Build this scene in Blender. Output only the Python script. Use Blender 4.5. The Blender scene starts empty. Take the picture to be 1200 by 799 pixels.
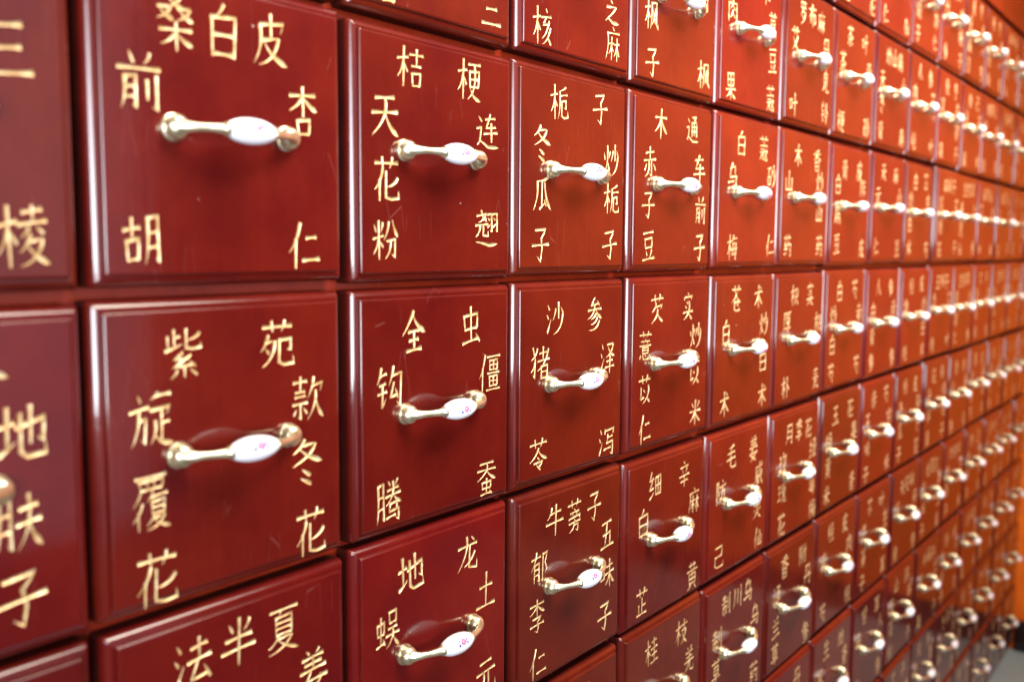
# A wall of red lacquered herb-medicine drawers seen obliquely, gold brush lettering and porcelain pulls.
import bpy, bmesh, math, random
from mathutils import Vector, Matrix

SC = bpy.context.scene
COL = SC.collection
P = 0.2                 # pitch of the drawers, metres
TOPV, BOTV, NCOL = -1, 8, 16
FLOOR_V = 8.12
def X(u): return u * P
def Z(v): return (FLOOR_V - v) * P
END_X = X(16.12)

# ---------------------------------------------------------------- camera
cam_d = bpy.data.cameras.new('camera'); cam = bpy.data.objects.new('camera', cam_d); COL.objects.link(cam)
yaw, pit, roll = math.radians(52.484), math.radians(-5.586), math.radians(0.38)
fw = Vector((math.sin(yaw)*math.cos(pit), math.cos(yaw)*math.cos(pit), math.sin(pit)))
rt = Vector((math.cos(yaw), -math.sin(yaw), 0)); up = rt.cross(fw)
r2 = rt*math.cos(roll) + up*math.sin(roll); u2 = up*math.cos(roll) - rt*math.sin(roll)
M = Matrix((r2, u2, -fw)).transposed().to_4x4()
M.translation = Vector((-0.4616*P, -2.6332*P, Z(1.815)))
cam.matrix_world = M
cam_d.sensor_width = 36; cam_d.lens = 33.84
cam_d.clip_start = 0.02; cam_d.clip_end = 60
cam_d.dof.use_dof = True; cam_d.dof.focus_distance = 0.92; cam_d.dof.aperture_fstop = 4.3
SC.camera = cam

# ---------------------------------------------------------------- light
w = bpy.data.worlds.new('World'); SC.world = w; w.use_nodes = True
bg = w.node_tree.nodes['Background']; bg.inputs[0].default_value = (0.72, 0.80, 0.92, 1); bg.inputs[1].default_value = 0.10
def area(name, loc, target, sx, sy, power, col, spread=180):
    l = bpy.data.lights.new(name, 'AREA'); l.shape = 'RECTANGLE'; l.size = sx; l.size_y = sy; l.energy = power; l.color = col; l.spread = math.radians(spread)
    o = bpy.data.objects.new(name, l); COL.objects.link(o); o.location = loc
    o.rotation_euler = (Vector(target)-Vector(loc)).to_track_quat('-Z', 'Y').to_euler()
    return o
area('window_light', (-1.45, -2.6, 1.8), (0.95, 0, 2.4), 2.8, 1.95, 95, (0.88, 0.93, 1.0), 66)
area('doorway_light', (0.95, -3.2, 1.65), (0.95, 0, 1.65), 2.5, 3.1, 10, (0.78, 0.84, 1.0), 110)
area('ceiling_light', (1.42, -0.60, 2.38), (1.42, 0, 1.80), 2.2, 0.8, 66, (1.0, 0.90, 0.76), 80)
area('end_wall_fill_light', (2.2, -1.5, 2.7), (END_X, -0.9, 0.9), 0.9, 0.6, 14, (1.0, 0.88, 0.74), 75)  # added fill lamp, brightens the end wall and its reflection in the drawers
vs = SC.view_settings; vs.view_transform = 'Standard'; vs.look = 'None'; vs.exposure = 0.0; vs.gamma = 1.0

# ---------------------------------------------------------------- materials
def newmat(name):
    m = bpy.data.materials.new(name); m.use_nodes = True; nt = m.node_tree
    return m, nt, nt.nodes['Principled BSDF']
def N(nt, t, **kw):
    n = nt.nodes.new(t)
    for k, v in kw.items():
        if k.startswith('i_'): n.inputs[k[2:].replace('_', ' ')].default_value = v
        else: setattr(n, k, v)
    return n
def ramp(nt, stops):
    r = nt.nodes.new('ShaderNodeValToRGB'); e = r.color_ramp.elements
    while len(e) < len(stops): e.new(0.5)
    for el, (p, c) in zip(e, stops): el.position = p; el.color = (*c, 1) if len(c) == 3 else c
    return r
def math_n(nt, op, a, b=None, clamp=False):
    n = nt.nodes.new('ShaderNodeMath'); n.operation = op; n.use_clamp = clamp
    for i, v in enumerate((a, b)):
        if v is None: continue
        if isinstance(v, (int, float)): n.inputs[i].default_value = v
        else: nt.links.new(v, n.inputs[i])
    return n.outputs[0]
def mixc(nt, fac, a, b, mode='MIX'):
    n = nt.nodes.new('ShaderNodeMix'); n.data_type = 'RGBA'; n.blend_type = mode
    for s, v in ((n.inputs[0], fac), (n.inputs[6], a), (n.inputs[7], b)):
        if isinstance(v, (int, float)): s.default_value = v
        elif isinstance(v, tuple): s.default_value = (*v, 1) if len(v) == 3 else v
        else: nt.links.new(v, s)
    return n.outputs[2]

def lacquer(name, c_dark, c_light, coat_rough=0.095, vary=True, ripple=0.06):
    m, nt, b = newmat(name); L = nt.links.new
    tc = N(nt, 'ShaderNodeTexCoord'); oi = N(nt, 'ShaderNodeObjectInfo')
    off = N(nt, 'ShaderNodeVectorMath', operation='ADD'); L(tc.outputs['Object'], off.inputs[0])
    sc = N(nt, 'ShaderNodeVectorMath', operation='SCALE'); sc.inputs['Scale'].default_value = 9.0
    cx = N(nt, 'ShaderNodeCombineXYZ')
    for i in range(3): L(oi.outputs['Random'], cx.inputs[i])
    L(cx.outputs[0], sc.inputs[0]); L(sc.outputs[0], off.inputs[1])
    # soft cloudy pigment
    n1 = N(nt, 'ShaderNodeTexNoise', i_Scale=14.0, i_Detail=4.0, i_Roughness=0.6); L(off.outputs[0], n1.inputs['Vector'])
    # long faint brush lines running down the board
    mp = N(nt, 'ShaderNodeMapping'); mp.inputs['Scale'].default_value = (230, 230, 7); L(off.outputs[0], mp.inputs['Vector'])
    n2 = N(nt, 'ShaderNodeTexNoise', i_Scale=1.0, i_Detail=3.0); L(mp.outputs[0], n2.inputs['Vector'])
    f = math_n(nt, 'ADD', math_n(nt, 'MULTIPLY', n1.outputs[0], 0.87), math_n(nt, 'MULTIPLY', n2.outputs[0], 0.13))
    r = ramp(nt, [(0.36, c_dark), (0.62, c_light)]); L(f, r.inputs[0])
    col = r.outputs[0]
    if vary:
        hs = N(nt, 'ShaderNodeHueSaturation'); L(col, hs.inputs['Color'])
        mr = N(nt, 'ShaderNodeMapRange'); mr.inputs['To Min'].default_value = 0.80; mr.inputs['To Max'].default_value = 1.12
        L(oi.outputs['Random'], mr.inputs[0]); L(mr.outputs[0], hs.inputs['Value'])
        wn = N(nt, 'ShaderNodeTexWhiteNoise', noise_dimensions='1D'); L(oi.outputs['Random'], wn.inputs['W'])
        mh = N(nt, 'ShaderNodeMapRange'); mh.inputs['To Min'].default_value = 0.496; mh.inputs['To Max'].default_value = 0.504
        L(wn.outputs[0], mh.inputs[0]); L(mh.outputs[0], hs.inputs['Hue'])
        col = hs.outputs[0]
    # dust specks and chips
    vo = N(nt, 'ShaderNodeTexVoronoi', i_Scale=70.0); L(off.outputs[0], vo.inputs['Vector'])
    sz = N(nt, 'ShaderNodeTexNoise', i_Scale=55.0, i_Detail=2.0); L(off.outputs[0], sz.inputs['Vector'])
    lim = math_n(nt, 'MULTIPLY', math_n(nt, 'SUBTRACT', sz.outputs[0], 0.62, True), 0.55)
    speck = math_n(nt, 'LESS_THAN', vo.outputs['Distance'], lim)
    col = mixc(nt, math_n(nt, 'MULTIPLY', speck, 0.55), col, (0.75, 0.62, 0.56))
    # a few hair scratches
    mp2 = N(nt, 'ShaderNodeMapping'); mp2.inputs['Scale'].default_value = (60, 60, 9); mp2.inputs['Rotation'].default_value = (0, 0.5, 0); L(off.outputs[0], mp2.inputs['Vector'])
    vs2 = N(nt, 'ShaderNodeTexVoronoi', i_Scale=1.0, feature='DISTANCE_TO_EDGE'); L(mp2.outputs[0], vs2.inputs['Vector'])
    msk = N(nt, 'ShaderNodeTexNoise', i_Scale=22.0, i_Detail=1.0); L(off.outputs[0], msk.inputs['Vector'])
    scr = math_n(nt, 'MULTIPLY', math_n(nt, 'LESS_THAN', vs2.outputs['Distance'], 0.006), math_n(nt, 'GREATER_THAN', msk.outputs[0], 0.64))
    col = mixc(nt, math_n(nt, 'MULTIPLY', scr, 0.05), col, (0.7, 0.35, 0.3))
    L(col, b.inputs['Base Color'])
    b.inputs['Roughness'].default_value = 0.5; b.inputs['Specular IOR Level'].default_value = 0.05
    b.inputs['Coat Weight'].default_value = 1.0; b.inputs['Coat IOR'].default_value = 1.52
    sm = N(nt, 'ShaderNodeTexNoise', i_Scale=24.0, i_Detail=5.0, i_Roughness=0.65); L(off.outputs[0], sm.inputs['Vector'])
    mr2 = N(nt, 'ShaderNodeMapRange'); mr2.inputs['To Min'].default_value = coat_rough*0.7; mr2.inputs['To Max'].default_value = coat_rough*1.5
    L(sm.outputs[0], mr2.inputs[0]); L(mr2.outputs[0], b.inputs['Coat Roughness'])
    bp = N(nt, 'ShaderNodeBump'); bp.inputs['Strength'].default_value = ripple; bp.inputs['Distance'].default_value = 0.004
    L(f, bp.inputs['Height']); L(bp.outputs[0], b.inputs['Coat Normal'])
    bp2 = N(nt, 'ShaderNodeBump'); bp2.inputs['Strength'].default_value = 0.1; bp2.inputs['Distance'].default_value = 0.002
    L(n2.outputs[0], bp2.inputs['Height']); L(bp2.outputs[0], b.inputs['Normal'])
    return m
LAC = lacquer('red_lacquer', (0.063, 0.0029, 0.0020), (0.086, 0.0056, 0.0023))
FRM = lacquer('frame_lacquer', (0.095, 0.0065, 0.0022), (0.14, 0.012, 0.003), vary=False)
FRM.node_tree.nodes['Principled BSDF'].inputs['Coat Weight'].default_value = 0.35
WALLM = lacquer('orange_varnish', (0.78, 0.130, 0.010), (0.90, 0.17, 0.015), 0.25, vary=False)
EDGE = lacquer('gap_shade_edge', (0.018, 0.0022, 0.0016), (0.034, 0.004, 0.0025), 0.35, vary=False)  # shade of the gaps between drawers, put into the colour
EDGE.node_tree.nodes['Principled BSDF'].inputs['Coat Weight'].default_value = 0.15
WALLM.node_tree.nodes['Principled BSDF'].inputs['Coat Weight'].default_value = 0.12
DARK = lacquer('black_skirting', (0.010, 0.006, 0.006), (0.020, 0.010, 0.010), 0.2, vary=False)

m, nt, b = newmat('gold_paint'); GOLD = m; L = nt.links.new
tc = N(nt, 'ShaderNodeTexCoord'); n1 = N(nt, 'ShaderNodeTexNoise', i_Scale=160.0, i_Detail=4.0); L(tc.outputs['Object'], n1.inputs['Vector'])
r = ramp(nt, [(0.3, (0.36, 0.20, 0.06)), (0.5, (0.58, 0.40, 0.18)), (0.68, (0.78, 0.62, 0.37))]); L(n1.outputs[0], r.inputs[0]); L(r.outputs[0], b.inputs['Base Color'])
b.inputs['Metallic'].default_value = 0.25; b.inputs['Roughness'].default_value = 0.38
bp = N(nt, 'ShaderNodeBump'); bp.inputs['Strength'].default_value = 0.35; bp.inputs['Distance'].default_value = 0.0006
L(n1.outputs[0], bp.inputs['Height']); L(bp.outputs[0], b.inputs['Normal'])

m, nt, b = newmat('aged_brass'); BRASS = m; L = nt.links.new
tc = N(nt, 'ShaderNodeTexCoord'); n1 = N(nt, 'ShaderNodeTexNoise', i_Scale=90.0, i_Detail=5.0, i_Roughness=0.7); L(tc.outputs['Object'], n1.inputs['Vector'])
r = ramp(nt, [(0.32, (0.42, 0.35, 0.19)), (0.52, (0.74, 0.67, 0.46)), (0.7, (0.84, 0.79, 0.62))]); L(n1.outputs[0], r.inputs[0]); L(r.outputs[0], b.inputs['Base Color'])
mr = N(nt, 'ShaderNodeMapRange'); mr.inputs['To Min'].default_value = 0.2; mr.inputs['To Max'].default_value = 0.42; L(n1.outputs[0], mr.inputs[0]); L(mr.outputs[0], b.inputs['Roughness'])
b.inputs['Metallic'].default_value = 0.9

m, nt, b = newmat('flowered_porcelain'); PORC = m; L = nt.links.new
tc = N(nt, 'ShaderNodeTexCoord'); nz = N(nt, 'ShaderNodeTexNoise', i_Scale=900.0, i_Detail=1.0); L(tc.outputs['Object'], nz.inputs['Vector'])
sx = N(nt, 'ShaderNodeSeparateXYZ'); L(tc.outputs['Object'], sx.inputs[0])
col = (0.66, 0.67, 0.71); front = math_n(nt, 'LESS_THAN', sx.outputs[1], -0.001)
def spot(col, x, z, rad, c, ring=False):
    d = math_n(nt, 'SQRT', math_n(nt, 'ADD', math_n(nt, 'POWER', math_n(nt, 'SUBTRACT', sx.outputs[0], x/1000), 2.0), math_n(nt, 'POWER', math_n(nt, 'SUBTRACT', sx.outputs[2], z/1000), 2.0)))
    d = math_n(nt, 'ADD', d, math_n(nt, 'MULTIPLY', math_n(nt, 'SUBTRACT', nz.outputs[0], 0.5), 0.0007))
    if ring: d = math_n(nt, 'ABSOLUTE', math_n(nt, 'SUBTRACT', d, rad/1000)); rad = 0.75
    f = math_n(nt, 'MULTIPLY', math_n(nt, 'LESS_THAN', d, rad/1000), front)
    return mixc(nt, math_n(nt, 'MULTIPLY', f, 0.95), col, c)
pink, blue, viol = (0.60, 0.02, 0.14), (0.01, 0.03, 0.34), (0.10, 0.03, 0.32)
for a in ((0, 0.6, 1.9, pink, True), (0.1, 0.6, 0.8, (0.70, 0.06, 0.22)), (1.6, -2.3, 1.1, (0.86, 0.30, 0.42)), (4.3, 1.7, 1.1, viol), (4.9, -1.1, 1.15, blue), (-4.9, -1.4, 1.25, blue),
          (-4.2, 1.9, 1.0, viol), (-2.9, -0.4, 0.7, blue), (3.0, 0.1, 0.6, viol), (-6.3, 0.3, 0.55, (0.08, 0.36, 0.24)), (6.5, 0.2, 0.55, (0.08, 0.36, 0.24))):
    col = spot(col, *a)
L(col, b.inputs['Base Color']); b.inputs['Roughness'].default_value = 0.12; b.inputs['Coat Weight'].default_value = 0.6; b.inputs['Coat Roughness'].default_value = 0.04

m, nt, b = newmat('grey_floor'); FLOORM = m; L = nt.links.new
tc = N(nt, 'ShaderNodeTexCoord'); n1 = N(nt, 'ShaderNodeTexNoise', i_Scale=3.0, i_Detail=6.0); L(tc.outputs['Object'], n1.inputs['Vector'])
r = ramp(nt, [(0.35, (0.19, 0.23, 0.235)), (0.65, (0.26, 0.31, 0.315))]); L(n1.outputs[0], r.inputs[0]); L(r.outputs[0], b.inputs['Base Color'])
b.inputs['Roughness'].default_value = 0.5

# ---------------------------------------------------------------- helpers
def link(name, me, mat=None, parent=None, loc=(0, 0, 0), kind=None, label=None):
    if mat and not me.materials: me.materials.append(mat)
    o = bpy.data.objects.new(name, me); COL.objects.link(o); o.location = loc
    if parent: o.parent = parent
    if kind: o['kind'] = kind
    if label: o['label'] = label
    return o
def mesh_bm(name, bm, smooth=None):
    me = bpy.data.meshes.new(name); bm.to_mesh(me); bm.free()
    if smooth is not None:
        for p in me.polygons: p.use_smooth = True
        me.set_sharp_from_angle(angle=math.radians(smooth))
    return me
def box_mesh(name, x0, x1, y0, y1, z0, z1, bev=0.0015):
    bm = bmesh.new(); bmesh.ops.create_cube(bm, size=1)
    for v in bm.verts: v.co = Vector((x0+(v.co.x+.5)*(x1-x0), y0+(v.co.y+.5)*(y1-y0), z0+(v.co.z+.5)*(z1-z0)))
    if bev: bmesh.ops.bevel(bm, geom=bm.edges[:], offset=bev, segments=2, affect='EDGES', profile=0.5)
    return mesh_bm(name, bm, 40)
def thing(name, label, cat, loc=(0, 0, 0), group=None):
    o = bpy.data.objects.new(name, None); o.empty_display_size = 0.02; COL.objects.link(o); o.location = loc
    o['label'] = label; o['category'] = cat
    if group: o['group'] = group
    return o

# ---------------------------------------------------------------- brush characters, stroke by stroke
# brush strokes: h across, s down, p sweep left, n sweep right, d dot, t flick up, z bent line, g bent line with hook
PRIM = {
'一':'h 5,54 95,48','二':'h 22,24 78,19;h 4,86 96,80','三':'h 18,16 80,10;h 24,50 76,45;h 3,90 97,84',
'十':'h 6,46 94,40;s 50,4 50,97','口':'s 12,18 20,92;z 13,20 86,13 78,84;h 20,86 80,82',
'日':'s 16,8 16,97;z 16,10 84,6 84,95;h 18,50 82,47;h 18,90 82,88','白':'p 52,0 44,12 32,24;s 18,25 20,97;z 18,27 84,21 80,95;h 22,57 80,54;h 22,91 78,89',
'木':'h 8,32 92,26;s 50,3 50,98;p 48,32 34,56 6,80;n 52,32 68,56 96,78','木L':'h 3,33 97,25;s 56,2 56,98;p 54,34 36,58 4,78;d 62,42 92,62',
'朩':'h 6,30 94,24;s 50,4 50,97;p 46,40 32,60 8,78;n 54,40 68,58 94,76',
'又':'z 12,15 84,8;p 82,9 62,48 36,76 6,95;n 22,28 52,64 97,94','月':'p 24,5 22,60 4,97;g 24,7 84,3 82,94 66,84;h 26,36 80,33;h 24,64 80,61',
'刂':'s 22,16 24,70;g 80,2 80,96 54,86','亻':'p 84,0 56,36 4,66;s 52,36 52,99','古':'h 4,26 96,20;s 50,0 50,48;s 18,48 22,95;z 19,50 84,45 79,92;h 22,92 80,89',
'丷':'d 18,10 34,60;p 86,0 78,40 64,80','前top':'d 28,2 38,60;p 74,0 70,30 60,60;h 2,86 98,76',
'艹':'h 2,54 98,44;s 30,6 34,94;p 72,0 70,40 62,92','匕':'p 88,22 60,44 16,56;g 14,4 14,90 50,95 94,90 92,68',
'止':'s 52,4 52,88;h 54,46 88,40;s 20,38 22,88;h 2,93 98,86','止L':'s 52,4 52,84;h 54,40 86,34;s 16,32 18,88;t 0,96 50,84 96,70',
'幺小':'z 46,2 20,26 62,24;z 70,14 16,52 82,46;d 68,36 86,56;s 50,56 50,90;p 28,62 20,76 6,90;d 68,62 90,86',
'夕':'p 46,2 30,30 4,52;p 28,24 84,20;p 84,20 66,64 12,98;d 34,44 54,60','㔾':'g 8,14 80,10 76,46 56,46;g 10,14 10,86 40,94 94,90 92,66',
'方':'d 44,0 56,14;h 2,30 98,22;g 44,48 80,44 70,92 52,82;p 46,28 36,66 4,98','人top':'p 36,0 22,24 2,46;h 24,22 96,14',
'疋':'g 8,8 88,2 74,22;s 52,10 52,84;h 54,42 86,38;p 26,34 22,70 2,92;n 18,62 50,88 98,94',
'覀':'h 2,14 98,8;s 12,34 18,92;z 13,38 90,30 82,88;s 38,12 40,84;s 60,10 60,84;h 18,92 84,86',
'彳':'p 72,0 50,18 12,36;p 86,28 56,54 4,76;s 52,50 52,99','复':'p 32,0 22,14 6,28;h 26,14 88,8;s 26,26 28,60;z 26,28 76,23 74,58;h 28,42 74,40;h 28,58 74,56;p 36,60 22,76 4,88;p 34,70 76,64;p 76,64 48,88 6,99;n 32,72 60,88 98,98',
'士':'h 4,34 96,27;s 50,2 50,88;h 18,93 82,88','土':'h 18,42 82,36;s 50,4 50,88;h 2,94 98,87','土L':'h 8,38 90,30;s 50,2 50,80;t 2,90 50,80 98,66',
'示':'h 18,10 82,5;h 4,36 96,30;g 50,36 50,90 34,80;d 26,52 8,76;d 72,50 94,72','欠':'p 38,0 28,24 4,48;g 30,20 90,14 78,34;p 50,30 42,64 2,97;n 50,44 66,72 98,94',
'夂':'p 40,0 28,26 4,50;p 36,22 74,18;p 74,18 54,56 4,92;n 26,34 56,62 98,84','也':'g 4,40 94,24 88,66 72,58;s 50,2 50,70;g 18,16 20,84 40,92 98,88 96,66',
'夫':'h 16,28 84,22;h 4,54 96,47;p 50,3 46,56 4,97;n 52,50 66,74 97,94','子':'z 18,12 78,7 52,32;g 52,32 58,60 50,94 32,82;h 2,54 98,46',
'氵':'d 30,2 62,20;d 8,34 40,50;t 8,96 34,80 82,50','去':'h 18,20 82,14;s 50,0 50,44;h 4,48 96,41;z 44,46 16,86 78,80;d 68,62 92,92',
'半':'d 22,12 34,30;p 78,6 74,18 62,30;h 14,44 86,37;h 3,68 97,60;s 50,2 50,99','夏':'h 8,8 92,3;s 26,20 28,60;z 26,22 74,18 74,58;h 28,34 72,32;h 28,46 72,44;h 28,59 74,57;p 40,4 38,12 34,18;p 36,60 22,76 4,86;p 36,68 76,64;p 76,64 48,88 6,99;n 32,70 60,86 98,98',
'羊top':'d 28,0 38,18;p 74,0 68,10 60,20;h 12,34 88,28;h 20,60 80,55;h 4,88 96,81;s 50,28 50,86','女':'z 40,2 20,54 78,96;p 76,26 56,68 6,98;h 2,42 98,34',
'更':'h 6,8 94,3;s 16,24 20,66;z 17,26 86,21 80,62;h 20,45 80,42;h 20,64 80,61;p 50,6 50,62 4,98;n 22,68 50,88 98,97',
'天':'h 16,16 84,10;h 4,48 96,41;p 50,14 46,54 4,97;n 52,46 66,72 98,95','米':'d 18,12 34,30;p 84,6 76,20 64,32;h 4,46 96,40;s 50,2 50,98;p 48,46 32,66 6,86;n 52,46 68,66 97,84',
'米L':'d 14,12 32,30;p 92,6 84,20 70,32;h 2,46 98,38;s 54,2 54,98;p 52,46 34,66 2,84;d 62,52 94,68','分':'p 36,4 24,28 2,50;n 62,0 76,24 99,44;g 22,52 78,48 72,94 52,84;p 46,50 38,76 8,97',
'车':'h 14,20 84,14;z 48,2 20,50 86,44;h 2,70 98,63;s 54,34 54,99','辶':'d 12,6 26,20;z 2,40 22,36 14,76;n 2,88 16,74 50,92 99,92',
'尧':'h 12,20 86,12;g 46,0 62,30 82,36 84,24;p 76,20 50,36 22,44;h 2,54 98,48;p 34,54 28,76 2,97;g 60,52 60,90 96,92 96,74',
'羽':'g 4,8 44,5 42,92 30,84;d 12,26 28,38;t 4,70 34,54;g 54,6 94,3 93,92 80,84;d 62,24 78,36;t 54,68 86,52',
'人':'p 50,2 34,40 3,92;n 50,20 64,54 98,86','王':'h 16,12 84,7;h 20,50 80,45;s 50,10 50,88;h 2,94 98,87','虫':'s 16,22 20,58;z 17,24 84,19 79,54;h 20,58 80,54;s 50,2 50,86;h 8,92 84,82;d 74,70 94,92',
'钅':'p 40,0 24,22 2,40;h 30,20 88,14;h 24,42 80,37;h 10,62 90,56;g 50,42 50,94 84,72','勺k':'p 34,0 22,24 2,46;g 22,22 90,16 82,94 60,82;z 38,38 16,72 60,66;d 50,52 70,76',
'畺':'h 4,6 96,2;s 22,14 24,42;z 22,16 78,13 76,40;h 24,28 76,27;h 24,41 76,40;s 50,14 50,40;h 8,51 92,48;s 22,58 24,86;z 22,60 78,57 76,84;h 24,72 76,71;h 24,86 76,84;s 50,58 50,84;h 2,97 98,93',
'龹马':'d 22,2 34,14;p 78,0 70,8 62,16;h 16,24 84,19;h 4,38 96,32;p 50,4 44,36 4,60;n 54,36 70,48 98,56;z 30,56 74,53 68,68;g 30,56 26,74 82,70 78,97 62,90;h 6,88 62,83',
'龙':'h 4,32 92,23;p 42,2 40,46 4,97;g 58,28 56,88 92,92 94,70;p 82,46 62,70 34,86;d 64,4 80,16','吴':'s 24,4 28,34;z 24,6 76,3 72,32;h 28,34 74,31;h 18,48 82,44;h 2,66 98,60;p 50,46 46,72 4,98;n 54,64 70,82 98,97',
'元':'h 20,14 80,9;h 2,42 98,35;p 38,40 34,72 2,97;g 62,38 62,92 96,92 97,70','亥':'d 46,0 58,12;h 6,26 94,20;z 46,24 20,46 62,42;p 74,32 46,64 6,84;p 86,50 54,82 10,99;n 56,72 72,84 94,98',
'广':'d 48,0 60,12;h 10,22 96,15;p 14,20 16,60 0,99','林':'h 2,32 48,27;s 26,4 26,97;p 25,32 18,54 0,74;d 32,46 46,62;h 54,30 98,24;s 76,3 76,98;p 75,30 66,56 50,80;n 78,32 86,56 100,76',
'之':'d 42,2 56,16;p 14,34 78,28;p 78,28 52,56 16,82;n 6,92 24,78 54,94 98,96','卮':'p 78,2 54,10 20,16;h 18,30 96,24;p 18,16 18,60 0,98;g 36,46 80,42 78,66 62,64;g 36,46 36,88 60,94 98,90 97,72',
'火L':'d 6,28 18,50;p 94,20 82,34 70,46;p 52,2 48,60 2,97;d 58,56 86,84','少':'s 52,0 52,52;p 28,18 20,36 6,54;d 72,16 92,36;p 86,38 62,78 10,99',
'瓜':'p 82,3 56,12 22,16;p 22,16 20,60 0,98;s 48,14 46,84;t 34,92 48,84 68,74;d 60,66 72,84;n 62,12 72,60 99,94','甬':'z 22,6 82,2 58,20;d 46,10 60,22;s 16,28 16,97;g 16,30 86,26 86,95 70,88;h 18,50 84,47;h 18,70 84,68;s 50,28 50,90',
'赤':'h 18,20 82,14;s 50,0 50,42;h 4,44 96,38;p 40,44 38,76 10,97;g 60,42 60,94 44,86;d 22,56 8,76;d 78,54 94,76','豆':'h 10,10 90,5;s 22,26 26,56;z 22,28 80,24 75,54;h 26,56 76,53;d 30,66 40,82;p 74,62 68,76 58,88;h 3,94 97,88',
'参':'z 46,0 26,22 76,16;d 66,8 82,22;h 6,38 94,31;p 48,22 36,48 2,66;n 56,34 72,50 98,62;p 58,46 46,58 28,66;p 68,58 52,74 26,82;p 82,68 58,92 14,99','犭':'p 88,6 62,26 6,42;g 28,4 62,40 56,96 34,84;p 54,48 38,66 4,78',
'者':'h 14,20 76,14;s 44,0 44,38;h 2,44 98,36;p 88,6 56,48 2,74;s 32,58 34,99;z 32,60 84,55 82,97;h 34,77 82,74;h 34,96 82,94','睪':'z 20,6 80,2;p 80,2 58,30 8,48;n 26,10 56,32 98,42;h 20,60 80,55;h 4,80 96,73;s 50,42 50,99',
'令':'p 50,0 34,30 2,58;n 50,10 66,34 98,54;d 44,40 56,52;z 24,64 76,60 52,84;d 40,74 62,97','写':'d 12,4 10,24;z 12,12 92,6 82,24;p 36,24 34,40 28,52;h 34,36 80,32;g 26,54 84,50 78,97 58,88;h 2,76 66,70',
'牛':'p 30,6 24,26 8,44;h 26,26 84,20;h 2,58 98,50;s 54,0 54,99','旁':'d 46,0 56,8;h 18,16 82,12;d 34,20 40,30;p 68,18 64,24 58,30;d 10,34 8,46;z 10,38 92,32 84,44;d 46,44 54,52;h 8,60 92,55;g 44,70 76,68 70,97 54,90;p 44,58 38,82 10,98',
'有':'h 4,22 96,15;p 50,0 36,30 2,60;s 34,38 34,98;g 34,40 80,36 80,96 64,88;h 36,56 78,54;h 36,74 78,72','阝':'g 16,12 84,6 52,38 86,60 56,72;s 16,8 16,99','五':'h 14,14 84,8;p 50,12 42,50 32,90;z 20,52 74,46 68,88;h 2,94 98,88',
'口L':'s 12,18 20,88;z 13,20 88,14 80,80;h 20,82 82,77','未':'h 20,26 80,20;h 4,50 96,43;s 50,2 50,99;p 48,48 32,70 4,90;n 52,46 70,70 98,88','宀':'d 44,0 58,24;d 14,34 8,80;g 14,46 94,36 80,74',
'头':'d 34,2 48,16;d 20,24 36,38;h 2,60 98,52;p 60,0 56,58 4,99;n 58,66 74,80 94,98','意':'d 46,0 54,6;h 16,12 84,9;d 32,16 38,24;p 68,14 64,20 60,26;h 4,34 96,29;s 26,40 28,68;z 26,42 76,39 74,66;h 28,54 74,52;h 28,68 74,66;d 14,76 6,94;g 30,76 36,96 74,96 74,82;d 46,72 56,84;d 82,74 94,88',
'以':'z 16,14 16,74 40,62;d 38,24 52,40;p 82,6 78,56 30,97;n 72,64 82,78 98,94','纟':'z 48,0 14,32 66,28;z 78,22 10,66 84,58;t 4,94 40,88 92,74','田':'s 10,12 14,94;z 11,14 90,8 86,92;h 14,50 86,47;h 14,90 86,88;s 50,12 50,88',
'辛':'d 44,0 56,12;h 14,24 86,18;d 30,30 40,46;p 74,26 68,36 60,48;h 2,58 98,51;h 16,78 84,72;s 50,56 50,99','黄':'h 20,12 80,7;s 36,0 36,26;s 64,0 64,26;h 2,32 98,26;s 22,42 24,78;z 22,44 80,40 78,76;h 24,60 78,58;h 24,77 78,75;s 50,30 50,74;p 36,80 26,90 8,99;d 64,80 88,98',
'圭':'h 18,14 82,9;s 50,0 50,36;h 6,42 94,36;h 16,66 84,60;s 50,46 50,88;h 0,96 100,89','支':'h 6,22 94,15;s 50,0 50,40;p 16,44 76,38;p 76,38 54,76 4,98;n 28,50 54,78 98,97','羌':'d 30,0 38,12;p 72,0 66,8 58,14;h 16,24 84,18;h 22,42 78,37;h 4,60 96,53;p 50,24 42,70 4,98;g 58,58 58,92 94,94 95,76',
'风':'p 18,6 16,60 0,99;g 18,8 76,3 76,76 98,92 98,74;p 64,24 50,54 24,82;n 30,30 48,54 68,80','寇':'d 44,0 56,10;d 10,14 8,28;g 10,20 92,14 80,30;h 16,40 52,36;h 6,56 58,50;p 24,56 22,78 2,97;g 40,54 40,90 94,96 96,78;p 66,36 60,50 48,60;h 64,46 94,42;p 88,44 74,70 52,84;n 62,56 74,72 90,82',
'乌':'p 46,0 40,8 32,18;p 24,20 24,20;z 26,20 74,15 70,44;z 26,20 22,58 86,52;g 86,52 78,97 56,86;h 2,80 62,72','每':'p 34,0 24,16 4,30;h 26,16 92,10;z 26,32 18,78 90,72;g 26,34 82,30 74,97 58,88;d 44,38 54,50;d 42,58 52,70;h 2,58 98,50',
'石':'h 2,14 98,7;p 46,12 36,44 0,74;s 28,52 30,94;z 28,54 86,49 82,92;h 30,90 84,88','仓':'p 50,0 34,28 2,54;n 50,8 66,32 98,50;g 32,50 72,46 70,66 56,64;g 32,50 32,88 54,95 88,90 88,74','术':'h 6,34 94,27;s 50,3 50,98;p 48,34 34,58 4,82;n 52,34 68,58 96,80;d 66,6 82,20',
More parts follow.
